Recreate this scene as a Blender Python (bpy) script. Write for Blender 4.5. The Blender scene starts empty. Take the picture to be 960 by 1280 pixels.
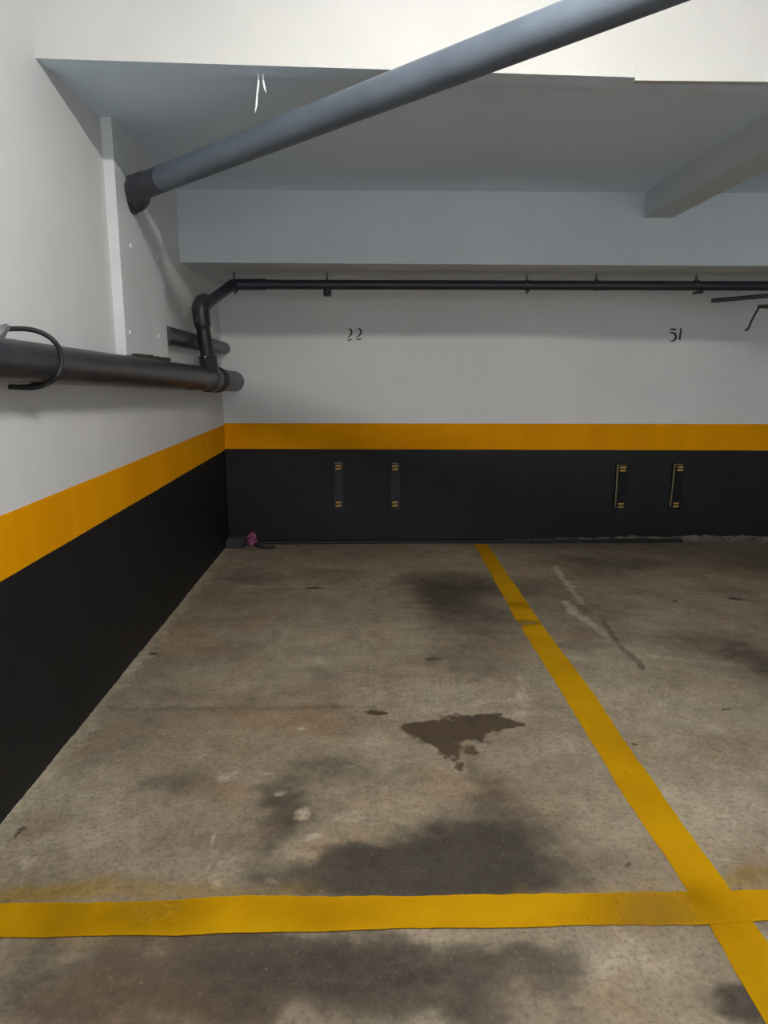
import bpy, bmesh, math, random
from mathutils import Vector, noise
random.seed(7)
C = bpy.context.scene.collection
SC = bpy.context.scene
PI = math.pi

# ------------------------------------------------------------------ camera
FOC, EYE = 900.0, 1.6
PIT = math.atan(175 / FOC)
YAW = math.atan(20 * math.cos(PIT) / FOC)
cam = bpy.data.cameras.new('camera')
cam.sensor_fit = 'VERTICAL'
cam.sensor_height = 36
cam.lens = FOC / 1280 * 36
camo = bpy.data.objects.new('camera', cam)
C.objects.link(camo)
camo.location = (0, 0, EYE)
camo.rotation_euler = (PI / 2 - PIT, 0, -YAW)
SC.camera = camo
_s, _c, _sp, _cp = math.sin(YAW), math.cos(YAW), math.sin(PIT), math.cos(PIT)
_F = Vector((_s * _cp, _c * _cp, -_sp))
_R = Vector((_c, -_s, 0))
_U = Vector((_s * _sp, _c * _sp, _cp))
_O = Vector((0, 0, EYE))


def at(px, py, ax, v):
    """where the sight line through a measured point of the photo meets the plane axis = v"""
    d = _F * FOC + _R * (px - 480) + _U * (640 - py)
    return _O + d * ((v - _O[ax]) / d[ax])


# ------------------------------------------------------------------ materials
def srgb(r, g, b):
    f = lambda u: (u / 255) / 12.92 if u / 255 <= 0.04045 else ((u / 255 + 0.055) / 1.055) ** 2.4
    return (f(r), f(g), f(b), 1)


class NT:
    def __init__(s, name):
        s.m = bpy.data.materials.new(name)
        s.m.use_nodes = True
        s.t = s.m.node_tree
        s.b = s.t.nodes['Principled BSDF']
        s.out = s.t.nodes['Material Output']

    def n(s, typ, **kw):
        nd = s.t.nodes.new(typ)
        for k, v in kw.items():
            setattr(nd, k, v)
        return nd

    def l(s, a, b):
        s.t.links.new(a, b)

    def coord(s):
        if not hasattr(s, '_co'):
            s._co = s.n('ShaderNodeNewGeometry').outputs['Position']
        return s._co

    def noise(s, scale, detail=4, rough=.55, vec=None, stretch=None):
        v = vec or s.coord()
        if stretch:
            m = s.n('ShaderNodeVectorMath', operation='MULTIPLY')
            s.l(v, m.inputs[0])
            m.inputs[1].default_value = stretch
            v = m.outputs[0]
        nd = s.n('ShaderNodeTexNoise')
        nd.inputs['Scale'].default_value = scale
        nd.inputs['Detail'].default_value = detail
        nd.inputs['Roughness'].default_value = rough
        s.l(v, nd.inputs['Vector'])
        return nd.outputs['Fac'], nd.outputs['Color']

    def ramp(s, fac, a, b, va=0.0, vb=1.0, smooth=True):
        nd = s.n('ShaderNodeMapRange')
        nd.interpolation_type = 'SMOOTHSTEP' if smooth else 'LINEAR'
        for i, v in enumerate((a, b, va, vb)):
            nd.inputs[i + 1].default_value = v
        s.l(fac, nd.inputs[0])
        return nd.outputs[0]

    def mix(s, fac, a, b, blend='MIX'):
        nd = s.n('ShaderNodeMix', data_type='RGBA', blend_type=blend)
        for sock, v in ((nd.inputs[0], fac), (nd.inputs[6], a), (nd.inputs[7], b)):
            if isinstance(v, (int, float, tuple)):
                sock.default_value = v
            else:
                s.l(v, sock)
        return nd.outputs[2]

    def math(s, op, a, b=0.0):
        nd = s.n('ShaderNodeMath', operation=op)
        for sock, v in zip(nd.inputs, (a, b)):
            if isinstance(v, (int, float)):
                sock.default_value = v
            else:
                s.l(v, sock)
        return nd.outputs[0]

    def bump(s, fac, strength, dist=.01):
        nd = s.n('ShaderNodeBump')
        nd.inputs['Strength'].default_value = strength
        nd.inputs['Distance'].default_value = dist
        s.l(fac, nd.inputs['Height'])
        s.l(nd.outputs[0], s.b.inputs['Normal'])

    def col(s, c):
        if isinstance(c, tuple):
            s.b.inputs['Base Color'].default_value = c
        else:
            s.l(c, s.b.inputs['Base Color'])

    def rough(s, r):
        if isinstance(r, (int, float)):
            s.b.inputs['Roughness'].default_value = r
        else:
            s.l(r, s.b.inputs['Roughness'])


def paint(name, base, var, scale=3, rough=.55, bump=.15, streak=None, spec=.5, bscale=60):
    k = NT(name)
    f, _ = k.noise(scale, 5, .6, stretch=streak)
    k.col(k.mix(k.ramp(f, .3, .7), base, var))
    g, _ = k.noise(bscale, 4, .6)
    k.bump(g, bump, .004)
    k.rough(rough)
    k.b.inputs['Specular IOR Level'].default_value = spec
    return k.m


M = {}
M['white'] = paint('white_wall_paint', (.70, .70, .69, 1), (.65, .65, .64, 1), 1.3, .5, .12, (1, 1, .6))
M['pilaster'] = paint('white_pilaster_paint', (.68, .69, .695, 1), (.61, .62, .625, 1), 3, .4, .12)
M['beam'] = paint('cream_white_beam_paint', (.60, .59, .56, 1), (.55, .545, .52, 1), 1.6, .6, .12)
M['ceil'] = paint('cool_lifted_ceiling_paint', (.71, .85, .99, 1), (.68, .82, .96, 1), 1.8, .7, .2)  # base colour blued and raised, standing in for cool light on the ceiling
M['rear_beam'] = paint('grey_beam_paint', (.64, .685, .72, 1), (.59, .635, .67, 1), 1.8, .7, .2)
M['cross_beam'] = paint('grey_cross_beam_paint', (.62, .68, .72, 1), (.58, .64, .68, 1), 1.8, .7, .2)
M['yellow'] = paint('yellow_wall_paint', (.80, .33, 0, 1), (.72, .285, 0, 1), 3, .7, .1, (1, 1, .25), spec=.06)
M['black'] = paint('black_wall_paint', (.0075, .0077, .0080, 1), (.0105, .0107, .0112, 1), 4, .55, .15, spec=.25)
M['cement'] = paint('bare_cement', (.17, .16, .14, 1), (.08, .075, .068, 1), 30, .9, .5)
M['dust'] = paint('dusty_cement_chips', (.20, .18, .15, 1), (.03, .028, .026, 1), 9, .9, .5, bscale=40)
M['pvc_black'] = paint('black_plastic_pipe', (.020, .021, .026, 1), (.035, .035, .038, 1), 5, .38, .05, spec=.6)
M['pipe_blue'] = paint('blue_black_pipe_paint', (.022, .028, .042, 1), (.030, .036, .048, 1), 5, .42, .08, spec=.5)
M['pipe_grey'] = paint('dark_grey_pipe_paint', (.115, .142, .175, 1), (.095, .116, .145, 1), 5, .42, .12, spec=.45)
M['socket'] = paint('dark_socket_paint', (.045, .052, .064, 1), (.035, .041, .052, 1), 5, .42, .12, spec=.45)
M['pvc_grey'] = paint('grey_plastic_pipe', (.13, .13, .132, 1), (.10, .10, .102, 1), 6, .45, .08)
M['rust'] = paint('rust_stain', (.16, .055, .022, 1), (.08, .035, .02, 1), 20, .8, .3)
M['rubber'] = paint('black_rubber', (.016, .016, .018, 1), (.022, .022, .024, 1), 12, .6, .2, spec=.35)
M['block'] = paint('dusty_black_rubber', (.018, .018, .019, 1), (.05, .048, .044, 1), 14, .7, .3, spec=.3)
M['guard'] = paint('charcoal_rubber_pad', (.017, .017, .020, 1), (.021, .021, .024, 1), 10, .6, .1, spec=.35)
M['guard_dark'] = paint('black_rubber_pad', (.0085, .0085, .009, 1), (.011, .011, .012, 1), 10, .7, .1, spec=.2)
M['reflect'] = paint('amber_reflective_tape', srgb(205, 160, 70), srgb(170, 125, 45), 60, .4, .05)
M['edge'] = paint('pale_tan_edge_tape', srgb(132, 116, 80), srgb(105, 92, 62), 30, .5, .05)
M['bolt'] = paint('zinc_bolt', (.55, .56, .58, 1), (.45, .46, .48, 1), 30, .35, .05)
M['bolt'].node_tree.nodes['Principled BSDF'].inputs['Metallic'].default_value = .6
M['pink'] = paint('pink_film', (.30, .07, .15, 1), (.20, .045, .10, 1), 20, .5, .2)
M['ink'] = paint('black_stencil_ink', (.035, .036, .038, 1), (.06, .062, .064, 1), 60, .7, .05)
M['wire'] = paint('white_wire', (.95, .95, .96, 1), (.88, .88, .9, 1), 20, .4, .05)
M['lamp_white'] = paint('white_lamp_enamel', (.75, .75, .74, 1), (.7, .7, .69, 1), 10, .4, .02)
M['crumb'] = paint('dark_crumbled_mortar', (.035, .028, .022, 1), (.075, .062, .045, 1), 60, .95, .6)


def emit(name, colr, st):
    k = NT(name)
    k.b.inputs['Base Color'].default_value = (.8, .8, .8, 1)
    k.b.inputs['Emission Color'].default_value = colr
    k.b.inputs['Emission Strength'].default_value = st
    return k.m


M['tube'] = emit('fluorescent_glow', (1, .955, .895, 1), 740)
M['tube_far'] = emit('cool_fill_lamp_glow', (.90, .95, 1, 1), 6)  # for the two added fill lamps


# ------------------------------------------------------------------ mesh helpers
def obj(name, bm, mat, parent=None, smooth=False):
    me = bpy.data.meshes.new(name)
    bmesh.ops.recalc_face_normals(bm, faces=bm.faces)
    bm.to_mesh(me)
    bm.free()
    if mat is not None:
        me.materials.append(mat)
    if smooth:
        for p in me.polygons:
            p.use_smooth = True
    o = bpy.data.objects.new(name, me)
    C.objects.link(o)
    if parent is not None:
        o.parent = parent
        o.matrix_parent_inverse = parent.matrix_basis.inverted()
    return o


def tag(o, label=None, cat=None, group=None, kind=None):
    for k, v in (('label', label), ('category', cat), ('group', group), ('kind', kind)):
        if v:
            o[k] = v
    return o


def empty(name, loc, label, cat, group=None):
    o = bpy.data.objects.new(name, None)
    o.location = loc
    C.objects.link(o)
    return tag(o, label, cat, group)


def box(bm, lo, hi, bevel=0):
    vs = [bm.verts.new((x, y, z)) for x in (lo[0], hi[0]) for y in (lo[1], hi[1]) for z in (lo[2], hi[2])]
    fs = [bm.faces.new([vs[i] for i in q]) for q in ((0, 1, 3, 2), (4, 6, 7, 5), (0, 4, 5, 1), (2, 3, 7, 6), (0, 2, 6, 4), (1, 5, 7, 3))]
    if bevel:
        es = list({e for f in fs for e in f.edges})
        bmesh.ops.bevel(bm, geom=es, offset=bevel, segments=2, affect='EDGES', profile=.6)
    return bm


def prism(bm, poly, off):
    """solid between a planar outline and the same outline moved by off"""
    off = Vector(off)
    a = [bm.verts.new(p) for p in poly]
    b = [bm.verts.new(Vector(p) + off) for p in poly]
    n = len(a)
    bm.faces.new(a)
    bm.faces.new(b[::-1])
    for i in range(n):
        bm.faces.new((a[i], b[i], b[(i + 1) % n], a[(i + 1) % n]))
    return bm


def tube(bm, pts, rad, seg=20, flat=None):
    pts = [Vector(p) for p in pts]
    n = len(pts)
    if isinstance(rad, (int, float)):
        rad = [rad] * n
    rings = []
    up = None
    for i, p in enumerate(pts):
        t = (pts[min(i + 1, n - 1)] - pts[max(i - 1, 0)]).normalized()
        if up is None:
            up = t.orthogonal().normalized()
        up = (up - t * up.dot(t)).normalized()
        side = t.cross(up)
        rings.append([bm.verts.new(p + (up * math.cos(2 * PI * k / seg) + side * math.sin(2 * PI * k / seg)) * rad[i]) for k in range(seg)])
    for a, b in zip(rings, rings[1:]):
        for k in range(seg):
            bm.faces.new((a[k], a[(k + 1) % seg], b[(k + 1) % seg], b[k]))
    bm.faces.new(rings[0][::-1])
    bm.faces.new(rings[-1])
    return bm


def smooth_path(pts, n=6):
    """Catmull-Rom through pts"""
    P = [Vector(p) for p in pts]
    P = [P[0] * 2 - P[1]] + P + [P[-1] * 2 - P[-2]]
    out = []
    for i in range(1, len(P) - 2):
        a, b, c, d = P[i - 1:i + 3]
        for k in range(n):
            t = k / n
            out.append(.5 * ((2 * b) + (c - a) * t + (2 * a - 5 * b + 4 * c - d) * t * t + (3 * b - a - 3 * c + d) * t ** 3))
    out.append(P[-2])
    return out


def bend(a, corner, b, r, n=8):
    """straight-curve-straight through a corner"""
    a, k, b = Vector(a), Vector(corner), Vector(b)
    p0, p1 = k + (a - k).normalized() * r, k + (b - k).normalized() * r
    return [p0.lerp(k, t).lerp(k.lerp(p1, t), t) for t in [i / n for i in range(n + 1)]]


def autosmooth(o, ang=40):
    me = o.data
    for p in me.polygons:
        p.use_smooth = True
    try:
        me.set_sharp_from_angle(angle=math.radians(ang))
    except Exception:
        pass
    return o


def T(name, pts, rad, mat, parent=None, seg=20):
    return autosmooth(obj(name, tube(bmesh.new(), pts, rad, seg), mat, parent))


def ribbon(pts_px, wid_px, plane_y, thick, bm=None):
    """a flat stroke laid on the wall at y = plane_y from measured points"""
    bm = bm or bmesh.new()
    n = len(pts_px)
    L, Rr = [], []
    for i in range(n):
        a, b = pts_px[max(i - 1, 0)], pts_px[min(i + 1, n - 1)]
        dx, dy = b[0] - a[0], b[1] - a[1]
        q = math.hypot(dx, dy) or 1
        nx, ny = -dy / q * wid_px[i] / 2, dx / q * wid_px[i] / 2
        x, y = pts_px[i]
        L.append(at(x + nx, y + ny, 1, plane_y))
        Rr.append(at(x - nx, y - ny, 1, plane_y))
    prism(bm, L + Rr[::-1], (0, thick, 0))
    return bm


# ------------------------------------------------------------------ the room
XL, YB = -1.33, 6.70          # left wall, back wall
XR, YF = 8.2, -6.0            # far side and the end behind the viewer
HF, HB = 3.62, 2.848          # front ceiling, ceiling of the rear bay
BY, BZ, BT = 3.22, 2.838, .125

# floor: a fine grid that carries where the stains are; the material gives them their ragged edges
import numpy as np


def spread_list(a, b, st):
    n = max(1, int(round((b - a) / st)))
    return [a + (b - a) * i / n for i in range(n)]


gx = spread_list(XL - .2, XL, .2) + spread_list(XL, 4.4, .017) + spread_list(4.4, XR + .2, .4) + [XR + .2]
gy = spread_list(YF - .2, 1.0, .4) + spread_list(1.0, 3.2, .013) + spread_list(3.2, YB, .02) + spread_list(YB, YB + .2, .2) + [YB + .2]
GX, GY = np.meshgrid(np.array(gx), np.array(gy), indexing='ij')
nx_, ny_ = GX.shape


def field(scale, seed, octv=4):
    out = np.zeros(GX.shape)
    for i in range(nx_):
        x = gx[i] * scale
        out[i] = [noise.fractal((x, y * scale, seed), .9, 2.0, octv, noise_basis='PERLIN_ORIGINAL') for y in gy]
    return out


wx, wy = field(2.3, 1.0, 5), field(2.3, 9.0, 5)
hx, hy = field(9, 21.0, 4), field(9, 33.0, 4)
MASK = {k: np.zeros(GX.shape) for k in ('grime', 'wet', 'pale', 'rust', 'crack', 'groove', 'spray')}


def sst(d, a, b):
    t = np.clip((d - a) / (b - a), 0, 1)
    return t * t * (3 - 2 * t)


def put(key, f):
    MASK[key] = 1 - (1 - MASK[key]) * (1 - np.clip(f, 0, 1))


def blob(key, x, y, rx, ry, st, soft=.8, w1=.16, w2=.05):
    """a stain: centre and half-size measured in the photo, laid on the floor in metres"""
    p = at(x, y, 2, 0)
    ex = (at(x + rx, y, 2, 0) - at(x - rx, y, 2, 0)).length / 2
    ey = (at(x, y + ry, 2, 0) - at(x, y - ry, 2, 0)).length / 2
    d = np.hypot((GX + wx * w1 + hx * w2 - p.x) / ex, (GY + wy * w1 + hy * w2 - p.y) / ey)
    put(key, st * (1 - sst(d, max(1 - soft, 0), 1 + soft)))


def streak(key, pa, pb, width, st, w1=.05, w2=.02):
    a, b = at(*pa, 2, 0), at(*pb, 2, 0)
    dx, dy = b.x - a.x, b.y - a.y
    L = math.hypot(dx, dy)
    u, v = GX + wx * w1 + hx * w2 - a.x, GY + wy * w1 + hy * w2 - a.y
    t = (u * dx + v * dy) / L
    n = np.abs(u * dy - v * dx) / L
    e = np.maximum(np.maximum(-t, t - L), 0)
    put(key, st * (1 - sst(np.hypot(n, e), width * .25, width * .9)))


for (x, y, rx, ry, s) in ((100, 1010, 110, 60, .45), (860, 1010, 90, 70, .45), (760, 860, 110, 50, .4), (400, 800, 130, 50, .3), (220, 760, 60, 50, .2),
                          (860, 760, 100, 30, .22), (560, 870, 90, 22, .4), (440, 705, 160, 14, .3), (800, 1205, 60, 40, .45), (60, 1240, 120, 60, .1), (300, 850, 60, 20, .3), (900, 900, 80, 30, .3),
                          (490, 940, 40, 14, .4), (470, 957, 30, 10, .35), (400, 830, 20, 7, .35), (700, 940, 40, 30, .3)):
    blob('pale', x, y, rx, ry, s)
for (x, y, rx, ry, s) in ((215, 800, 50, 18, .5), (330, 890, 90, 16, .45), (20, 1040, 30, 22, .4), (300, 930, 80, 30, .3), (480, 1000, 60, 20, .25), (700, 1020, 60, 30, .25), (180, 1220, 90, 40, .3), (250, 1250, 160, 40, .55), (560, 1250, 90, 30, .3), (840, 960, 60, 30, .2), (420, 1050, 60, 20, .3)):
    blob('rust', x, y, rx, ry, s)
for (x, y, rx, ry, s) in ((560, 740, 66, 26, .78), (600, 780, 50, 22, .45), (590, 825, 60, 22, .38), (650, 735, 60, 12, .45), (560, 1080, 150, 34, .85), (460, 1092, 110, 30, .5),
                          (345, 1010, 42, 36, .68), (400, 960, 60, 20, .40), (620, 990, 60, 20, .45), (640, 1040, 110, 46, .55), (480, 1190, 230, 30, .6), (540, 1235, 200, 50, .4),
                          (430, 1240, 220, 50, .35), (720, 1210, 70, 45, .45), (935, 822, 50, 30, .65), (850, 800, 60, 14, .25), (740, 705, 70, 12, .5), (720, 760, 60, 18, .4), (730, 800, 40, 16, .3), (310, 722, 40, 8, .45), (420, 717, 40, 5, .4),
                          (520, 820, 20, 6, .35), (210, 975, 60, 24, .42), (230, 890, 100, 7, .25), (945, 1258, 26, 26, .85), (480, 960, 60, 24, .25), (930, 740, 40, 10, .3), (840, 745, 60, 10, .3),
                          (280, 1235, 260, 60, .55), (60, 1230, 80, 30, .3), (540, 1070, 110, 30, .6), (200, 1190, 120, 20, .25), (350, 840, 60, 14, .2), (360, 1075, 40, 24, .3), (940, 700, 40, 8, .35), (840, 705, 60, 6, .3), (600, 960, 20, 10, .4)):
    blob('grime', x, y, rx, ry, s)
for (x, y, rx, ry, s) in ((566, 906, 44, 12, 1), (582, 934, 22, 16, 1), (604, 906, 22, 7, .95), (532, 907, 16, 5, .6), (572, 920, 34, 16, .8), (548, 915, 24, 8, .7)):
    blob('wet', x, y, rx, ry, s, .85, .12, .08)
blob('wet', 468, 890, 16, 4.5, .8, .35, .03, .03)
for (x, y, rx, ry) in ((189, 817, 9, 3.2), (18, 1043, 7, 9), (780, 1080, 5, 4), (404, 1066, 3.5, 3), (436, 1053, 4, 3), (214, 1251, 5, 5), (796, 931, 4, 2), (395, 735, 14, 2), (905, 887, 9, 1.6), (920, 749, 12, 2), (845, 752, 5, 1.5), (540, 823, 14, 3)):
    blob('wet', x, y, rx, ry, .7, .5, .02, .02)
for (x, y, rx, ry, s) in ((285, 972, 14, 7, .6), (30, 1075, 18, 8, .5), (350, 990, 6, 4, .6), (375, 1015, 12, 9, .7), (390, 1045, 8, 4, .6), (252, 944, 4, 2, .7), (262, 940, 3, 2, .7), (440, 960, 8, 2, .5), (330, 965, 10, 3, .5), (300, 965, 8, 3, .4), (372, 912, 4, 2, .7), (340, 925, 3, 1.5, .6), (455, 862, 12, 3, .4), (430, 1020, 24, 7, .5), (345, 1100, 10, 4, .4)):
    blob('crack', x, y, rx, ry, s, .5, .03, .03)
for pa, pb, w, s in (((690, 708), (726, 755), .05, .7), ((702, 728), (728, 727), .05, .5), ((705, 752), (718, 768), .05, .6), ((715, 765), (752, 792), .06, .55), ((752, 792), (806, 832), .05, .3),
                     ((657, 838), (650, 880), .05, .45), ((700, 820), (748, 826), .05, .45), ((800, 822), (850, 822), .05, .4), ((258, 1050), (262, 1125), .018, .6), ((278, 1080), (268, 1120), .018, .35),
                     ((590, 880), (660, 872), .04, .45), ((600, 905), (650, 890), .05, .4), ((560, 893), (640, 890), .03, .3), ((300, 733), (440, 733), .05, .4), ((870, 1090), (905, 1075), .03, .3)):
    streak('crack', pa, pb, w, s)
for pa, pb, w, s in (((745, 770), (805, 838), .04, .8), ((120, 886), (420, 884), .04, .5), ((420, 884), (700, 886), .03, .3), ((618, 684), (640, 687), .03, .8), ((700, 886), (960, 880), .025, .35), ((715, 735), (730, 765), .03, .5), ((380, 716), (425, 714), .03, .6)):
    streak('groove', pa, pb, w, s)
put('crack', .6 * (1 - sst(GX + .05 * hx + .03 * wx, XL + .02, XL + .13)))

for (x, y, rx, ry, s) in ((60, 1118, 120, 16, .8), (260, 1120, 90, 12, .5), (370, 1112, 50, 14, .4), (760, 1108, 90, 12, .45), (940, 1104, 60, 16, .65), (600, 1113, 70, 8, .25), (120, 1180, 120, 8, .3), (860, 1158, 60, 10, .3), (280, 1172, 60, 6, .2)):
    blob('spray', x, y, rx, ry, s, .9, .05, .03)
bm = bmesh.new()
top = [[bm.verts.new((x, y, 0)) for y in gy] for x in gx]
for i in range(nx_ - 1):
    for j in range(ny_ - 1):
        bm.faces.new((top[i][j], top[i + 1][j], top[i + 1][j + 1], top[i][j + 1]))
me = bpy.data.meshes.new('floor')
bm.to_mesh(me)
bm.free()
for nm, ks in (('stain', ('grime', 'wet', 'pale', 'spray')), ('mark', ('rust', 'crack', 'groove'))):
    at_ = me.attributes.new(nm, 'FLOAT_COLOR', 'POINT')
    arr = np.ones((nx_ * ny_, 4), dtype=np.float32)
    for q_, k in enumerate(ks):
        arr[:, q_] = MASK[k].reshape(-1)
    at_.data.foreach_set('color', arr.reshape(-1))

FL = NT('stained_concrete_floor')
n1, _ = FL.noise(.9, 6, .62)
n2, _ = FL.noise(5, 8, .68)
n3, _ = FL.noise(55, 6, .7)
n4, _ = FL.noise(22, 3, .5)
n5, _ = FL.noise(2.2, 6, .6)
n6, _ = FL.noise(13, 12, .80)
col = FL.mix(FL.ramp(n1, .35, .68), (.235, .205, .165, 1), (.30, .272, .228, 1))
col = FL.mix(FL.ramp(n2, .42, .75, 0, .4), col, (.155, .135, .108, 1))
col = FL.mix(FL.ramp(n5, .50, .70, 0, .55), col, (.265, .185, .115, 1))


def chan(name):
    a_ = FL.n('ShaderNodeAttribute', attribute_name=name)
    s_ = FL.n('ShaderNodeSeparateColor')
    FL.l(a_.outputs['Color'], s_.inputs[0])
    return [*s_.outputs, a_.outputs['Alpha']]


st_, mk_ = chan('stain'), chan('mark')


def ragged(mask, amt, lo, hi, top=1.0):
    """threshold a stain with fine noise so that its edge breaks up"""
    d = FL.math('MULTIPLY', FL.math('SUBTRACT', n6, .5), amt)
    g_ = FL.math('MULTIPLY', d, FL.ramp(mask, 0, .25))
    return FL.ramp(FL.math('ADD', mask, g_), lo, hi, 0, top)


col = FL.mix(ragged(st_[2], .9, .05, .85), col, (.40, .37, .32, 1))
col = FL.mix(ragged(mk_[0], .8, .05, .9), col, (.27, .175, .10, 1))
col = FL.mix(ragged(st_[0], .7, .02, .92, .96), col, (.036, .032, .027, 1))
col = FL.mix(ragged(mk_[1], 1.3, .10, .85, .85), col, (.46, .42, .36, 1))
col = FL.mix(ragged(mk_[2], 1.5, .1, 1.0, .7), col, (.06, .05, .04, 1))
col = FL.mix(ragged(st_[1], 1.7, .38, .72, .92), col, (.048, .030, .015, 1))
col = FL.mix(ragged(st_[3], .7, .05, .95, .8), col, (.25, .165, .012, 1))
n7, _ = FL.noise(3.2, 12, .78)
col = FL.mix(1.0, col, FL.mix(FL.ramp(n7, .34, .66), (.80, .79, .775, 1), (1.15, 1.14, 1.12, 1)), 'MULTIPLY')
n8, _ = FL.noise(16, 8, .75, stretch=(1, .8, 1))
col = FL.mix(1.0, col, FL.mix(FL.ramp(n8, .38, .62), (.90, .895, .89, 1), (1.09, 1.085, 1.075, 1)), 'MULTIPLY')
col = FL.mix(1.0, col, (1.12, 1.02, .885, 1), 'MULTIPLY')
# paler concrete added out of view before the bays to bounce light up
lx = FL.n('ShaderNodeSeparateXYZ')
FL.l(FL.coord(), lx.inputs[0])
bounce_floor = FL.ramp(FL.math('ADD', lx.outputs[1], FL.math('MULTIPLY', n2, .3)), 1.32, 1.22, 0, .75)
col = FL.mix(bounce_floor, col, (.52, .50, .46, 1))
# fine grain and specks
col = FL.mix(FL.ramp(n3, .30, .54, .60, 0), col, (.085, .072, .056, 1))
col = FL.mix(FL.ramp(n3, .57, .78, 0, .42), col, (.46, .42, .355, 1))
col = FL.mix(FL.ramp(n4, .70, .78, 0, .5), col, (.10, .08, .06, 1))
col = FL.mix(FL.ramp(n4, .26, .19, 0, .28), col, (.45, .42, .37, 1))
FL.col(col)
FL.rough(FL.ramp(n2, .3, .7, .62, .85))
FL.bump(FL.math('ADD', n3, n2), .35, .006)
FL.b.inputs['Specular IOR Level'].default_value = .3
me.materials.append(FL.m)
floor = bpy.data.objects.new('floor', me)
C.objects.link(floor)
tag(floor, 'stained grey concrete garage floor with oil patches and yellow bay lines', kind='structure')

# painted bay lines: thin coats of paint with worn ends
YL = NT('worn_yellow_line_paint')
a, _ = YL.noise(2.5, 4, .6)
b, _ = YL.noise(38, 5, .65)
c, _ = YL.noise(90, 4, .7)
yc = YL.mix(YL.ramp(a, .3, .7), (.54, .285, 0, 1), (.45, .225, 0, 1))
yc = YL.mix(YL.ramp(b, .60, .78, 0, .5), yc, srgb(120, 88, 20))
yc = YL.mix(YL.ramp(c, .62, .8, 0, .35), yc, srgb(110, 85, 30))
YL.col(yc)
YL.rough(.8)
YL.b.inputs['Specular IOR Level'].default_value = .1
YL.bump(b, .3, .004)


def wear(nt, spots, base=0.0):
    """worn spots of the line (centre and half-size measured in the photo): the paint thins to bare concrete"""
    tot = None
    _, wc = nt.noise(6, 4, .6)
    ad = nt.n('ShaderNodeVectorMath', operation='MULTIPLY_ADD')
    nt.l(wc, ad.inputs[0])
    ad.inputs[1].default_value = (.12, .12, 0)
    nt.l(nt.coord(), ad.inputs[2])
    for (x, y, rx, ry, st) in spots:
        p = at(x, y, 2, 0)
        ex = (at(x + rx, y, 2, 0) - at(x - rx, y, 2, 0)).length / 2
        ey = (at(x, y + ry, 2, 0) - at(x, y - ry, 2, 0)).length / 2
        mp = nt.n('ShaderNodeMapping', vector_type='TEXTURE')
        mp.inputs['Location'].default_value = (p.x + .06, p.y + .06, 0)
        mp.inputs['Scale'].default_value = (ex, ey, 1)
        nt.l(ad.outputs[0], mp.inputs['Vector'])
        ln = nt.n('ShaderNodeVectorMath', operation='LENGTH')
        nt.l(mp.outputs[0], ln.inputs[0])
        f = nt.ramp(ln.outputs['Value'], 1.9, .2, 0, st)
        tot = f if tot is None else nt.math('MAXIMUM', tot, f)
    g, _ = nt.noise(140, 6, .75)
    gg = nt.ramp(g, .3, .7, .85, 1.1, False)
    tot = nt.math('MULTIPLY', tot, gg)
    al = nt.math('SUBTRACT', 1 - base, tot)
    nt.l(al, nt.b.inputs['Alpha'])


wear(YL, [(815, 1137, 75, 40, .55), (190, 1142, 60, 26, .5), (80, 1150, 40, 30, .35), (390, 1140, 60, 20, .18), (657, 779, 20, 3, .8), (646, 780, 10, 3, .9), (650, 757, 14, 4, .4), (950, 1240, 40, 60, .25)])

def wob(p, amp, s=6):
    q = Vector(p) * s
    return amp * noise.noise((q.x, q.y, 3.3))


def line_strip(name, near_far, mat, z, wobble, n=140):
    """two measured edges -> one thin strip on the floor"""
    A, B = [[at(x, y, 2, 0) for x, y in e] for e in near_far]

    def samp(E):
        d = [0]
        for i in range(1, len(E)):
            d.append(d[-1] + (E[i] - E[i - 1]).length)
        out = []
        for k in range(n + 1):
            t = d[-1] * k / n
            for i in range(1, len(E)):
                if t <= d[i] + 1e-9:
                    u = (t - d[i - 1]) / (d[i] - d[i - 1])
                    out.append(E[i - 1].lerp(E[i], u))
                    break
        return out
    a, b = samp(A), samp(B)
    bm = bmesh.new()
    va, vb = [], []
    for p, q in zip(a, b):
        d = (q - p).normalized()
        p2 = p + d * (wob(p, wobble, 5) + wob(p, wobble * .6, 21))
        q2 = q + d * (wob(q, wobble, 5) + wob(q, wobble * .6, 21))
        va.append(bm.verts.new((p2.x, p2.y, z)))
        vb.append(bm.verts.new((q2.x, q2.y, z)))
    for i in range(len(va) - 1):
        bm.faces.new((va[i], vb[i], vb[i + 1], va[i + 1]))
    o = obj(name, bm, mat, floor)
    sol = o.modifiers.new('coat', 'SOLIDIFY')
    sol.thickness = .002
    sol.offset = -1
    return o


o = line_strip('bay_line', ([(593, 680.5), (645, 775), (700, 862), (770, 980), (860, 1115), (887, 1160), (955, 1277), (1035, 1410)],
                            [(609, 680.5), (680, 785), (740, 865), (817, 980), (915, 1115), (945, 1157), (1030, 1277), (1125, 1410)]), YL.m, .003, .007)
tag(o, 'yellow bay divider line running away to the back wall')
o = line_strip('bay_line', ([(-140, 1135), (0, 1131), (150, 1129), (300, 1122), (480, 1121), (760, 1118), (960, 1114), (1400, 1106)],
                            [(-140, 1179), (0, 1173), (200, 1170), (300, 1167), (480, 1163), (690, 1159), (880, 1156), (960, 1153), (1400, 1145)]), YL.m, .005, .006, 220)
tag(o, 'yellow line across the open front of the bays, worn in places')
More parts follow.
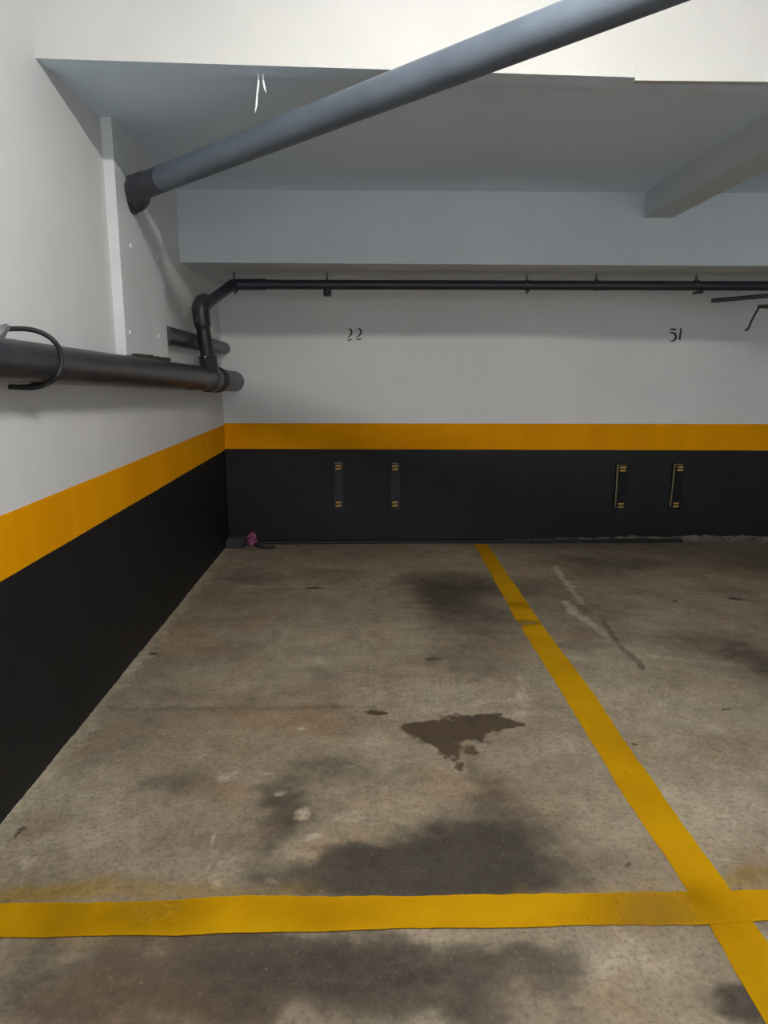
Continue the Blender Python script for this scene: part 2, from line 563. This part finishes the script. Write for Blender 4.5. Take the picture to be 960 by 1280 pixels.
# walls
wl = tag(obj('wall_left', box(bmesh.new(), (XL - .2, YF - .2, 0), (XL, YB + .2, HF)), M['white']), 'white painted side wall with yellow stripe over black lower band', kind='structure')
wb = tag(obj('wall_back', box(bmesh.new(), (XL, YB, 0), (XR, YB + .2, HF)), M['white']), 'white painted end wall with bay numbers, yellow stripe and black lower band', kind='structure')
tag(obj('wall_right', box(bmesh.new(), (XR, YF - .2, 0), (XR + .2, YB + .2, HF)), M['white']), 'white wall closing the far side of the garage', kind='structure')
DX0, DX1, DZ = -.6, 6.6, 2.5      # wide opening added behind the viewer to let in fill light
tag(obj('wall_front', prism(bmesh.new(), [(XL, YF, 0), (XL, YF, HF), (XR, YF, HF), (XR, YF, 0), (DX1, YF, 0), (DX1, YF, DZ), (DX0, YF, DZ), (DX0, YF, 0)], (0, -.2, 0)), M['white']),
    'white wall behind the viewer with an added opening for fill light', kind='structure')


def band(name, wall, lo, hi, mat, thick, u0, u1, axis, amp_lo, amp_hi, n=260, seed=0.0):
    """a painted band on a wall; lo(u), hi(u) give its heights along the wall, the edges waver like hand work"""
    bm = bmesh.new()
    A, B = [], []
    for i in range(n + 1):
        u = u0 + (u1 - u0) * i / n
        za = lo(u) + amp_lo * (noise.noise((u * 3, seed, 1)) + .7 * noise.noise((u * 14, seed, 2)) + .5 * noise.noise((u * 45, seed, 3)))
        zb = hi(u) + amp_hi * (noise.noise((u * 3, seed, 5)) + .7 * noise.noise((u * 14, seed, 6)))
        for z, Lst in ((max(za, .0), A), (zb, B)):
            Lst.append(bm.verts.new((XL + thick, u, z) if axis else (u, YB - thick, z)))
    for i in range(n):
        bm.faces.new((A[i], A[i + 1], B[i + 1], B[i]))
    o = obj(name, bm, mat, wall)
    s = o.modifiers.new('coat', 'SOLIDIFY')
    s.thickness = thick
    s.offset = 0
    return o


def lin(a, va, b, vb):
    return lambda u: va + (vb - va) * (u - a) / (b - a)


# heights read off the photo on each wall
q = [at(0, 645, 0, XL), at(276, 532.5, 0, XL), at(0, 727, 0, XL), at(276, 565, 0, XL)]
LT_, LB_ = lin(q[0].y, q[0].z, YB, q[1].z), lin(q[2].y, q[2].z, YB, q[3].z)
q = [at(300, 529, 1, YB), at(950, 530, 1, YB), at(300, 561, 1, YB), at(950, 563, 1, YB)]
BT_, BB_ = lin(q[0].x, q[0].z, q[1].x, q[1].z), lin(q[2].x, q[2].z, q[3].x, q[3].z)
tag(band('yellow_stripe', wl, LB_, LT_, M['yellow'], .002, YF, YB, 1, .002, .002, 400), 'yellow painted stripe')
tag(band('black_band', wl, lambda u: .003, lambda u: LB_(u) + .002, M['black'], .0016, YF, YB, 1, .006, .002, 900), 'black painted lower band')
tag(band('yellow_stripe', wb, BB_, BT_, M['yellow'], .002, XL, XR, 0, .001, .001, 300, 4.0), 'yellow painted stripe')


def dado_lo(u):
    t = min(max((u - .9) / 1.6, 0), 1)
    return .010 + .040 * t


tag(band('bare_strip', wb, lambda u: 0.0, lambda u: dado_lo(u) + .012, M['dust'], .0010, XL, XR, 0, 0, .0, 100, 8), 'bare dusty cement strip along the foot of the wall')
tag(band('black_band', wb, dado_lo, lambda u: BB_(u) + .002, M['black'], .0016, XL, XR, 0, .018, .001, 900, 6.0), 'black painted lower band')

# ceiling: high in front, lower over the rear bay, one slab in section
sec = [(YF - .2, HF), (BY + .112, HF), (BY + .112, HB), (YB + .2, HB), (YB + .2, HF + .25), (YF - .2, HF + .25)]
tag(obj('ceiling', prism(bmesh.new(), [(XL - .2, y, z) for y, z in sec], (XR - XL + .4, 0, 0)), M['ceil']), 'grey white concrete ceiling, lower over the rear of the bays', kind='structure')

# front drop beam
e = at(960, 102, 1, BY + .10)
k_ = (.10) / (e.x - XL)
kz = (e.z - BZ) / (e.x - XL)
bm = bmesh.new()
vs = []
for x in (XL, XR):
    dy, dz = k_ * (x - XL), kz * (x - XL)
    if x == XR:
        dy, dz = k_ * (e.x - XL), kz * (e.x - XL)
vsx = []
stations = [XL, e.x, XR]
for x in stations:
    u = min(x, e.x) - XL
    y, z = BY + k_ * u, BZ + kz * u
    vsx.append([bm.verts.new(p) for p in ((x, y, z), (x, y, HF + .05), (x, y + BT, HF + .05), (x, y + BT, z))])
for a_, b_ in zip(vsx, vsx[1:]):
    for i in range(4):
        bm.faces.new((a_[i], a_[(i + 1) % 4], b_[(i + 1) % 4], b_[i]))
bm.faces.new(vsx[0])
bm.faces.new(vsx[-1][::-1])
tbo = obj('trim_1', bm, M['beam'])
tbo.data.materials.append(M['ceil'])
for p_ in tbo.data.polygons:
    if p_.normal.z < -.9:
        p_.material_index = 1  # underside takes the brighter ceiling colour in place of bounced light
tb = tag(tbo, 'bright cream white drop beam across the top', kind='structure')
# plaster lip under the outer run of the beam
a_ = at(794, 99, 1, BY + k_ * (1.12 - XL) - .006)
yl = a_.y
bm = bmesh.new()
x0 = a_.x
pl = []
for x in (x0, XR):
    u = min(x, e.x) - XL
    pl.append((BY + k_ * u, BZ + kz * u))
vsx = []
for x, (y, z) in zip((x0, XR), pl):
    vsx.append([bm.verts.new(p) for p in ((x, y - .004, z - .013), (x, y - .004, z + .05), (x, y + .03, z + .05), (x, y + .03, z - .013))])
for i in range(4):
    bm.faces.new((vsx[0][i], vsx[0][(i + 1) % 4], vsx[1][(i + 1) % 4], vsx[1][i]))
bm.faces.new(vsx[0])
bm.faces.new(vsx[1][::-1])
tag(obj('plaster_lip', bm, M['beam'], tb), 'plaster lip along the lower edge')

# rear beam over the end wall
RY = 5.39
rz0, rz1 = at(225, 328, 1, RY).z, at(940, 334, 1, RY).z
rx0, rx1 = at(225, 328, 1, RY).x, at(940, 334, 1, RY).x
zr = lin(rx0, rz0, rx1, rz1)
bm = bmesh.new()
vsx = []
for x in (XL, XR):
    z = zr(min(x, 4.2))
    vsx.append([bm.verts.new(p) for p in ((x, RY, z), (x, RY, HB + .1), (x, YB + .05, HB + .1), (x, YB + .05, z))])
for i in range(4):
    bm.faces.new((vsx[0][i], vsx[0][(i + 1) % 4], vsx[1][(i + 1) % 4], vsx[1][i]))
bm.faces.new(vsx[0])
bm.faces.new(vsx[1][::-1])
tag(obj('trim_2', bm, M['rear_beam']), 'grey deep beam along the end wall above the pipe run', kind='structure')

# beam running from front to rear, at the side
a_, b_ = at(805, 272, 1, RY), at(840, 274, 1, RY)
tag(obj('trim_3', box(bmesh.new(), (a_.x, BY + .15, a_.z), (b_.x, RY + .02, HB + .05)), M['cross_beam']), 'grey cross beam joining the rear beam', kind='structure')

# pilaster on the side wall
PY0 = 3.93
PX = at(158.5, 443, 1, PY0).x
PY1 = at(208, 400, 0, PX).y
PZ0 = at(153, 444, 1, PY0).z
bm = box(bmesh.new(), (XL - .02, PY0, PZ0), (PX, PY1, HB + .03))
pil = tag(obj('pilaster', bm, M['pilaster']), 'white plastered pilaster on the side wall ending above the thick pipe', 'pilaster', kind='structure')
# crumbled foot of the pilaster
bm = bmesh.new()
for i in range(26):
    t = i / 25
    y = PY0 - .005 + (PY1 - PY0) * t
    hgt = .014 + .030 * abs(noise.noise((t * 9, 1.7, 4))) + (.02 if .1 < t < .55 else 0)
    r = .018 + .014 * random.random()
    box(bm, (PX - .04, y - r, PZ0 - .022), (PX + .006 + .010 * random.random(), y + r, PZ0 - .012 + hgt * .62), .004)
tag(obj('crumbled_edge', bm, M['crumb'], pil), 'dark crumbled mortar edge')
bm = bmesh.new()
for x, y in ((163, 307), (162, 415), (198, 420), (196, 322)):
    p = at(x, y, 0, PX)
    for v in bmesh.ops.create_uvsphere(bm, u_segments=10, v_segments=6, radius=.011)['verts']:
        v.co = Vector((v.co.x * .6, v.co.y, v.co.z * 1.1)) + p
tag(autosmooth(obj('paint_drip', bm, M['wire'], pil)), 'glossy white paint drips')
pil['kind'] = 'structure'

# bay numbers
bm = ribbon([(436.2, 411.5), (437.3, 411), (438.6, 412.3), (439.4, 414.8), (439.0, 418), (437.2, 420.2), (434.5, 422.4)], [1, 1.9, 2.4, 2.6, 2.3, 1.7, .9], YB - .0022, .002)
ribbon([(434.2, 425.3), (437, 424.9), (440.2, 424.4)], [1.3, 1.6, 1.3], YB - .0022, .002, bm)
ribbon([(446.0, 411.3), (448.6, 410.8), (450.6, 412), (451.4, 414.8), (450.4, 418), (448.0, 420.4), (444.6, 423.0)], [.8, 1.6, 2.2, 2.6, 2.2, 1.5, .7], YB - .0022, .002, bm)
ribbon([(445.6, 424.4), (448.6, 424.2), (451.6, 423.5)], [1.3, 1.8, 1.4], YB - .0022, .002, bm)
tag(obj('bay_number', bm, M['ink'], wb), 'stencilled black number 22')
bm = ribbon([(838.4, 411.2), (841.6, 411.7), (845.4, 411.8)], [1.9, 2.4, 2.1], YB - .0022, .002)
ribbon([(838.2, 411.6), (837.8, 414), (837.6, 416.2)], [.6, .6, .6], YB - .0022, .002, bm)
ribbon([(837.6, 416.2), (840.5, 415.6), (843.6, 417), (845.2, 420.2), (844.2, 424), (841.5, 426.4), (838.2, 426.5), (836.4, 424.4)], [1.2, 2, 2.9, 3.3, 2.9, 2.1, 1.1, .8], YB - .0022, .002, bm)
ribbon([(851.2, 410), (850.9, 415), (850.2, 420), (849.3, 425)], [1.7, 2.1, 2.5, 2.7], YB - .0022, .002, bm)
tag(obj('bay_number', bm, M['ink'], wb), 'stencilled black number 51')

# ------------------------------------------------------------------ pipes
# the drain pipe crossing under the front beam
A = at(170, 236, 0, PX + .05)
B = at(700, 31, 1, 2.55)
d = (B - A).normalized()
end = B + d * 2.1
t = empty('drain_pipe', A, 'long dark grey drain pipe slanting under the bright front beam into the pilaster', 'pipe')
top = Vector((end.x, end.y, HF))
path = [A + d * .04] + [A + d * (.3 * i) for i in range(1, 13)] + [q for q in bend(B, end, top, .18)] + [top]
T('pipe_run', path, .062, M['pipe_grey'], t, 28)
# flared socket that turns into the pilaster
W = at(164.5, 244, 0, PX)
sock = smooth_path([W + Vector((-.01, 0, -.01)), W + Vector((.022, -.004, -.006)), A + d * .03, A + d * .14, A + d * .24], 5)
m = len(sock)
T('socket', sock, [.088 - .025 * min(1, (i / (m - 1)) * 1.35) ** .8 for i in range(m)], M['socket'], t, 28)
bm = bmesh.new()
tube(bm, [W + Vector((-.004, 0, 0)), W + Vector((.012, 0, 0))], .100, 28)
fl = autosmooth(obj('flange', bm, M['pvc_black'], t))
for (x, y) in ((163.6, 227), (163.2, 237), (163.0, 249)):
    p = at(x, y, 1, W.y - .104 + abs(y - 239) * .0016)
    bm = bmesh.new()
    tube(bm, [p + Vector((.002, .03, 0)), p + Vector((0, -.008, 0))], [.013, .010], 8)
    obj('bolt', bm, M['bolt'], fl)

# thick waste pipe along the side wall
r0, r1 = .0735, .092
P0 = at(0, 449.5, 0, XL + r0 + .018)
P1 = at(296, 477, 0, XL + r1 + .018)
P1 = P1 + (P1 - P0).normalized() * ((YB - P1.y) / (P1 - P0).normalized().y)
cut = P0.lerp(P1, .60)
L = (P1 - P0)
near = Vector((XL + r0 + .018, P0.y - 3.4, P0.z - L.z / L.y * 3.4))
t = empty('waste_pipe', P0, 'thick black waste pipe along the side wall above the yellow stripe', 'pipe')
rr = lambda u: r0 + (r1 - r0) * u
fc = None
for i in range(200):
    u = i / 199
    p = P0.lerp(P1, u)
    v = p - _O
    px = 480 + FOC * v.dot(_R) / v.dot(_F)
    if fc is None and px > 261:
        fc = u
T('pipe_run', [near] + [P0.lerp(P1, u) for u in (0, .2, .4, fc)], [r0, r0] + [rr(u) for u in (.2, .4, fc)], M['pvc_black'], t, 32)
tag(T('end_sleeve', [P0.lerp(P1, fc), P0.lerp(P1, 1)], [rr(fc) - .002, r1], M['pvc_grey'], t, 32), 'grey plastic end piece')
cl = P0.lerp(P1, fc)
dn = L.normalized()
T('clamp', [cl - dn * .06, cl - dn * .05, cl + dn * .10, cl + dn * .11], [rr(fc) + .001, rr(fc) + .013, rr(fc) + .013, rr(fc) + .001], M['pvc_black'], t, 32)
T('clamp', [cl + dn * .15, cl + dn * .16, cl + dn * .30, cl + dn * .31], [rr(fc) + .001, rr(fc) + .016, rr(fc) + .016, rr(fc) + .001], M['rubber'], t, 32)
# rust where it drips, a thin patch hugging the underside
bm = bmesh.new()
u_, v_ = 18, 10
grid = []
perp = Vector((0, 0, 1)).cross(dn).normalized()
upv = dn.cross(perp)
if upv.z < 0:
    upv = -upv
for i in range(u_ + 1):
    row = []
    for j in range(v_ + 1):
        f = fc - .21 + .15 * i / u_
        sh = math.sin(PI * i / u_) ** .6
        ang = math.radians(-62 + (-48 + 96 * j / v_) * sh * .55 + 6 * noise.noise((i * .5, j * .5, 1)))
        out = Vector((1, 0, 0)) - dn * dn.x
        out.normalize()
        row.append(bm.verts.new(P0.lerp(P1, f) + (out * math.cos(ang) + upv * math.sin(ang)) * (rr(f) + .0012)))
    grid.append(row)
for i in range(u_):
    for j in range(v_):
        bm.faces.new((grid[i][j], grid[i + 1][j], grid[i + 1][j + 1], grid[i][j + 1]))
tag(autosmooth(obj('rust_patch', bm, M['rust'], t)), 'orange brown rust patch')

# strap looped round the waste pipe, a thing of its own
t = empty('strap_cable', P0, 'thin black cable strap looped around the near part of the thick pipe', 'cable')
XS = XL + 2 * r0 + .02
lp = [at(2, 413, 0, XL + .03), at(14, 411, 0, XL + .05), at(35, 411.5, 0, XL + .08), at(52, 416, 0, XL + .12), at(66, 425, 0, XS - .012), at(75, 438, 0, XS + .003), at(77, 453, 0, XS + .006),
      at(72, 469, 0, XS - .005), at(60, 479, 0, XL + .12), at(40, 484.5, 0, XL + .09), at(12, 483.5, 0, XL + .05)]
T('loop', smooth_path(lp, 7), .0095, M['rubber'], t, 10)
T('loop', smooth_path([at(64, 473, 0, XL + .125), at(52, 478, 0, XL + .1), at(38, 483, 0, XL + .08), at(22, 484, 0, XL + .06)], 6), .010, M['rubber'], t, 10)
bm = bmesh.new()
p, q = at(-3, 421, 0, XL + .03), at(9, 408, 0, XL + .05)
tube(bm, smooth_path([p, at(2, 414, 0, XL + .04), q], 4), [.022, .022, .021, .02, .02, .018, .016, .014, .012], 8)
tag(autosmooth(obj('buckle', bm, M['pvc_grey'], t)), 'grey buckle')

# small grey pipe between pilaster and end wall
t0, t1 = at(213, 420, 0, XL + .03), at(282, 436, 0, XL + .03)
dd = (t1 - t0).normalized()
s0 = t0 + dd * ((PY1 - t0.y) / dd.y)
s1 = t0 + dd * ((YB + .01 - t0.y) / dd.y)
t = empty('conduit_pipe', s0, 'short grey pipe above the thick pipe, passing behind the black riser into the end wall', 'pipe')
T('pipe_run', [s0.lerp(s1, .10), s1], .056, M['pvc_grey'], t, 24)
tag(T('coupling', [s0, s0.lerp(s1, .09), s0.lerp(s1, .30), s0.lerp(s1, .31)], [.0575, .058, .058, .0565], M['pvc_black'], t, 24), 'black coupling')

# black water pipe: riser, slant and the long run under the rear beam
YR = 5.88
h0, h1 = at(291, 355.5, 1, YR), at(960, 357.5, 1, YR)
far = h0 + (h1 - h0) * 1.75
el = at(250, 386, 0, XL + .115)
ft = at(260.5, 452, 0, XL + .15)
low = at(262, 461, 0, XL + .15)
t = empty('water_pipe', low, 'black pipe rising off the thick pipe and running along under the rear beam', 'pipe')
T('pipe_run', [h0.lerp(far, .002)] + bend(h0, h0.lerp(far, .3), far, .05)[:1] + [far], .037, M['pipe_blue'], t, 20)
T('slant', [el, el.lerp(h0, .5), h0], .041, M['pipe_blue'], t, 20)
T('bend', [h0.lerp(el, .16)] + bend(el, h0, far, .07) + [h0.lerp(far, .035)], .043, M['pipe_blue'], t, 20)
T('riser', [el, el.lerp(ft, .5), ft, low], [.047, .05, .05, .05], M['pvc_black'], t, 20)
upn = (el - ft).normalized()
T('elbow', [ft.lerp(el, .62), ft.lerp(el, .70), ft.lerp(el, .72)] + bend(ft.lerp(el, .72), el + upn * .03, h0, .07) + [el.lerp(h0, .20), el.lerp(h0, .21)],
  [.05, .06, .06] + [.062] * 9 + [.056, .044], M['pvc_black'], t, 20)
T('coupling', [ft.lerp(el, .12), ft.lerp(el, .10), ft.lerp(low, .7), low], [.052, .066, .066, .07], M['pvc_black'], t, 20)
for f, c_, r_ in (((247, 399.5), ft.lerp(el, .68), .056), ((256.5, 446), ft.lerp(low, .0), .060)):
    p = at(f[0], f[1], 1, c_.y - r_)
    bm = bmesh.new()
    tube(bm, [p + Vector((.002, .03, 0)), p + Vector((0, -.006, 0))], [.010, .008], 8)
    tag(obj('bolt', bm, M['bolt'], t), 'shiny bolt head')
zu = rz0
for (x, y, kind) in ((293, 364, 0), (409, 364, 1), (658, 362, 0), (745, 361, 0), (870, 363, 2)):
    p = at(x, 356.5, 1, YR)
    bm = bmesh.new()
    tube(bm, [p + Vector((-.014, 0, 0)), p + Vector((.014, 0, 0))], .0425, 20)
    obj('strap', box(bmesh.new(), (p.x - .008, p.y - .008, p.z + .03), (p.x + .008, p.y + .008, zr(p.x) + .004)), M['pvc_grey'], t)
    if kind == 1:
        tube(bm, [p + Vector((0, 0, -.03)), p + Vector((0, 0, -.075)), p + Vector((0, 0, -.085))], [.03, .034, .02], 12)
    elif kind == 0 and x != 745:
        tube(bm, [p + Vector((.02, 0, -.03)), p + Vector((0, 0, -.062))], [.014, .010], 8)
    elif kind == 2:
        tube(bm, [p + Vector((.06, 0, -.05)), p + Vector((-.02, 0, -.062))], [.012, .010], 8)
    autosmooth(obj('hanger', bm, M['pvc_black'], t))

# loose conduit and bracket arm at the side of the frame
YC = 5.75
c0, c1 = at(890, 375.8, 1, YC), at(962, 369.5, 1, YC)
c2 = c0 + (c1 - c0) * 3.2
t = empty('cable_conduit', c0, 'thin black conduit with an open end hanging under the long pipe near number 51', 'conduit')
T('tube_run', [c0, c1, c2], .0165, M['pvc_black'], t, 14)
b1 = c0.lerp(c2, .62)
T('hanger', [b1, Vector((b1.x, b1.y, zr(b1.x) + .004))], .008, M['pvc_black'], t, 8)
b1 = c0.lerp(c2, .42)
T('hanger', [b1 + Vector((0, .0, 0)), Vector((b1.x, YR - .03, h1.z - .02))], .008, M['pvc_black'], t, 8)
hk = smooth_path([at(931.5, 413, 1, YC), at(935, 411, 1, YC), at(940, 400, 1, YC), at(946, 389, 1, YC), at(949, 384, 1, YC), at(953, 382, 1, YC), at(975, 381, 1, YC), at(1000, 376, 1, YC)], 6)
t = empty('cable_tail', hk[0], 'thin dark cable tail bending down below the open conduit end', 'cable')
T('cable', hk, .0085, M['rubber'], t, 10)
bm = bmesh.new()
p, q = at(948, 383, 1, YC), at(990, 384, 1, YC)
tube(bm, [p, q], [.014, .02], 10)
autosmooth(obj('sheath', bm, M['crumb'], t))
x_ = c0.lerp(c2, .55)
T('tie', [x_, hk[-1]], .008, M['rubber'], t, 8)

# ------------------------------------------------------------------ bumper pads on the end wall
def pad(corners, stripes, edge, top, label, lean=0):
    ctr = at((corners[0][0] + corners[2][0]) / 2, corners[2][1], 1, YB)
    t = empty('wall_bumper', ctr, label, 'wall bumper', 'wall bumpers with reflective tape')
    th = .022
    gm = M['guard_dark'] if edge else M['guard']
    P = [at(x, y, 1, YB - .001 - th) for x, y in corners]
    bm = prism(bmesh.new(), P, (0, th, 0))
    bmesh.ops.bevel(bm, geom=list(bm.edges), offset=.004, segments=2, affect='EDGES')
    obj('pad', bm, gm, t)
    w = 2.0
    for (x0, y0, x1, y1) in stripes:
        obj('reflective_tape', ribbon([(x0, y0), ((x0 + x1) / 2, (y0 + y1) / 2), (x1, y1)], [w, w, w], YB - .001 - th - .0018, .0016), M['reflect'], t)
    if edge:
        obj('edge_strip', ribbon(edge, [1.7, 1.5, 1.6], YB - .001 - th - .0018, .0017), M['edge'], t)
    if top:
        obj('top_strip', ribbon(top, [1.1, 1.1], YB - .001 - th - .0018, .0016), M['edge'], t)
    return t


pad([(417.3, 576.8), (429.3, 576.8), (429.3, 636.5), (417.3, 636.5)],
    [(419.6, 582.6, 426.8, 582), (419.2, 586.4, 426.6, 585.8), (419.8, 628.3, 426.8, 627.8), (419.6, 632.4, 426.6, 631.8)], None, [(418.6, 579.3), (427, 579.1)],
    'dark wall bumper with no pale edge strip, first from the corner with the rubber block')
pad([(488.2, 577), (500.2, 577), (500.2, 636.5), (488.2, 636.5)],
    [(490.4, 583, 497.6, 582.4), (490.6, 586.8, 497.4, 586.2), (490.6, 628.2, 497.4, 627.8), (490.4, 632.2, 497.2, 631.7)], None, [(489.6, 579.6), (497.4, 579.4)],
    'dark wall bumper with no pale edge strip, second from that corner')
pad([(770.6, 580), (784.4, 580), (781.4, 637), (767.4, 637)],
    [(775.3, 584.7, 782.6, 584.4), (775, 588.4, 782.4, 588.2), (772.8, 630, 779.8, 629.7), (772.4, 633.9, 779.4, 633.6)], [(772.3, 581.5), (770.6, 608), (769, 634.5)], [(771.6, 581.6), (783.4, 581.9)],
    'wall bumper with pale upright edge strip, just past the yellow divider line')
pad([(841.6, 578.8), (855.4, 578.8), (851.4, 636), (836.4, 636)],
    [(847.2, 584, 854.2, 583.7), (847, 587.8, 854, 587.5), (842.2, 629.4, 848.6, 629), (841.6, 633.2, 848.2, 632.9)], [(843.6, 580.5), (840.8, 608), (837.6, 633.6)], [(843.2, 580.6), (853.4, 580.4)],
    'wall bumper with pale tilted edge strip, below number 51')

# ------------------------------------------------------------------ things on the floor and ceiling
rz = .016
G = lambda x, y: at(x, y, 2, rz)
yy = YB - .06
run0 = at(332, 678, 1, yy)
pts = smooth_path([G(344, 683.5), G(335, 684), G(327, 683.6), G(320.5, 682.2), G(319.2, 680.6), G(323, 679.2), G(334, 678.4)], 6)
pts += [Vector((x, YB - .055 + .012 * noise.noise((x * .9, 0, 0)), rz)) for x in [-.80 + .1 * i for i in range(39)]]
t = tag(T('rubber_hose', pts, rz - .001, M['rubber'], None, 12), 'black rubber hose lying along the foot of the end wall with a hooked end', 'hose')

p = at(294, 686, 2, 0)
p.x = max(p.x, XL + .102)
bm = bmesh.new()
w2 = 12.5 / FOC * 6.5
prof = [(-w2, 0), (w2 * .96, 0), (w2, .05), (w2 * .94, .088), (w2 * .5, .105), (-w2 * .7, .110), (-w2 * .98, .085)]
prism(bm, [(p.x + a, p.y, b + .001) for a, b in prof], (0, .15, 0))
bmesh.ops.bevel(bm, geom=list(bm.edges), offset=.012, segments=3, affect='EDGES')
bl = autosmooth(obj('rubber_block', bm, M['block']))
tag(bl, 'small dusty black rubber block on the floor in the wall corner', 'rubber block')

# crumpled pink wrapper
p = at(313.5, 674, 1, 6.62)
p.z = 0
bm = bmesh.new()


def lobe(c, a, b, n):
    c, a, b, n = Vector(c), Vector(a), Vector(b), Vector(n)
    g = []
    for i in range(9):
        row = []
        for j in range(9):
            u, v = i / 8 * 2 - 1, j / 8 * 2 - 1
            k = math.sqrt(max(0, 1 - .5 * v * v))
            w = .022 * noise.noise((u * 2.1 + c.x * 31, v * 2.3, c.z * 20)) + .014 * noise.noise((u * 5, v * 5, c.x * 11))
            row.append(bm.verts.new(c + a * u * k + b * v * math.sqrt(max(0, 1 - .5 * u * u)) + n * w * 1.6))
        g.append(row)
    for i in range(8):
        for j in range(8):
            bm.faces.new((g[i][j], g[i + 1][j], g[i + 1][j + 1], g[i][j + 1]))


lobe((p.x + .005, p.y + .03, .065), (.038, .01, .004), (.006, 0, .056), (0, 1, 0))
lobe((p.x - .045, p.y + .02, .055), (.045, .0, -.022), (.01, .012, .020), (0, 1, .3))
lobe((p.x + .02, p.y - .005, .036), (.050, .01, -.008), (.0, .018, .030), (0, 1, .4))
lobe((p.x - .005, p.y + .012, .042), (.032, .02, .026), (-.02, .01, .030), (.3, 1, 0))
o = obj('pink_wrapper', bm, M['pink'], None, True)
s = o.modifiers.new('film', 'SOLIDIFY')
s.thickness = .003
tag(o, 'crumpled pink plastic scrap between the black block and the end wall', 'wrapper')

# two white wire ends sticking out of the beam underside
Yw = BY + .10
for i, (path, lab) in enumerate((([(323.2, 96), (322.6, 108), (321.2, 120), (320.4, 132), (318.8, 141)], 'longer white wire end hanging from the ceiling beside the drain pipe'),
                                 ([(328.8, 98.5), (329.6, 104), (330.8, 110), (332.6, 116)], 'shorter curved white wire end hanging beside the longer one'))):
    pp = [at(x, y, 1, Yw + .02) for x, y in path]
    topz = BZ + kz * (pp[0].x - XL)
    pp = [Vector((pp[0].x, pp[0].y, topz + .004))] + pp
    n = len(pp)
    o = T('wire_end', smooth_path(pp, 5), [.0042] * ((n - 1) * 5 - 5) + [.0042 - .0006 * k for k in range(6)], M['wire'], None, 8)
    tag(o, lab, 'wire', 'white wire ends in the ceiling')

# ------------------------------------------------------------------ main lamp before the beam, two unseen far lamps added for fill
def lamp(x, y, z, glow, label, length=1.2):
    t = empty('batten_lamp', (x, y, HF), label, 'lamp', 'fluorescent batten lamps')
    bm = bmesh.new()
    prism(bm, [(x - length / 2 - .03, y - .06, z + .045), (x - length / 2 - .03, y + .06, z + .045), (x - length / 2 - .03, y + .035, z + .10), (x - length / 2 - .03, y - .035, z + .10)], (length + .06, 0, 0))
    obj('housing', bm, M['lamp_white'], t)
    for s in (-1, 1):
        obj('end_cap', box(bmesh.new(), (x + s * (length / 2 + .015) - .012, y - .05, z - .02), (x + s * (length / 2 + .015) + .012, y + .05, z + .05), .004), M['lamp_white'], t)
        T('hanger', [(x + s * length * .35, y, z + .09), (x + s * length * .35, y, HF)], .006, M['lamp_white'], t, 8)
    for s in (-1, 1):
        T('tube', [(x - length / 2, y + s * .028, z), (x + length / 2, y + s * .028, z)], .013, glow, t, 12)
    return t


lamp(.62, 1.15, 3.385, M['tube'], 'short twin tube lamp hung in front of the bright beam', .6)
lamp(.6, -3.6, 3.47, M['tube_far'], 'added unseen twin tube fill lamp far behind the front line of the bay')
lamp(4.6, -3.6, 3.47, M['tube_far'], 'added unseen twin tube fill lamp far behind the neighbouring bay')

w = bpy.data.worlds.new('world')
SC.world = w
w.use_nodes = True
w.node_tree.nodes['Background'].inputs[0].default_value = (.90, .945, 1, 1)
w.node_tree.nodes['Background'].inputs[1].default_value = 3.0

SC.view_settings.view_transform = 'Standard'
SC.view_settings.look = 'None'
SC.view_settings.exposure = 0.0
SC.view_settings.gamma = 1
SC.view_settings.use_curve_mapping = False
SC.cycles.use_denoising = True
SC.cycles.max_bounces = 12
SC.cycles.diffuse_bounces = 8
SC.cycles.sample_clamp_indirect = 8
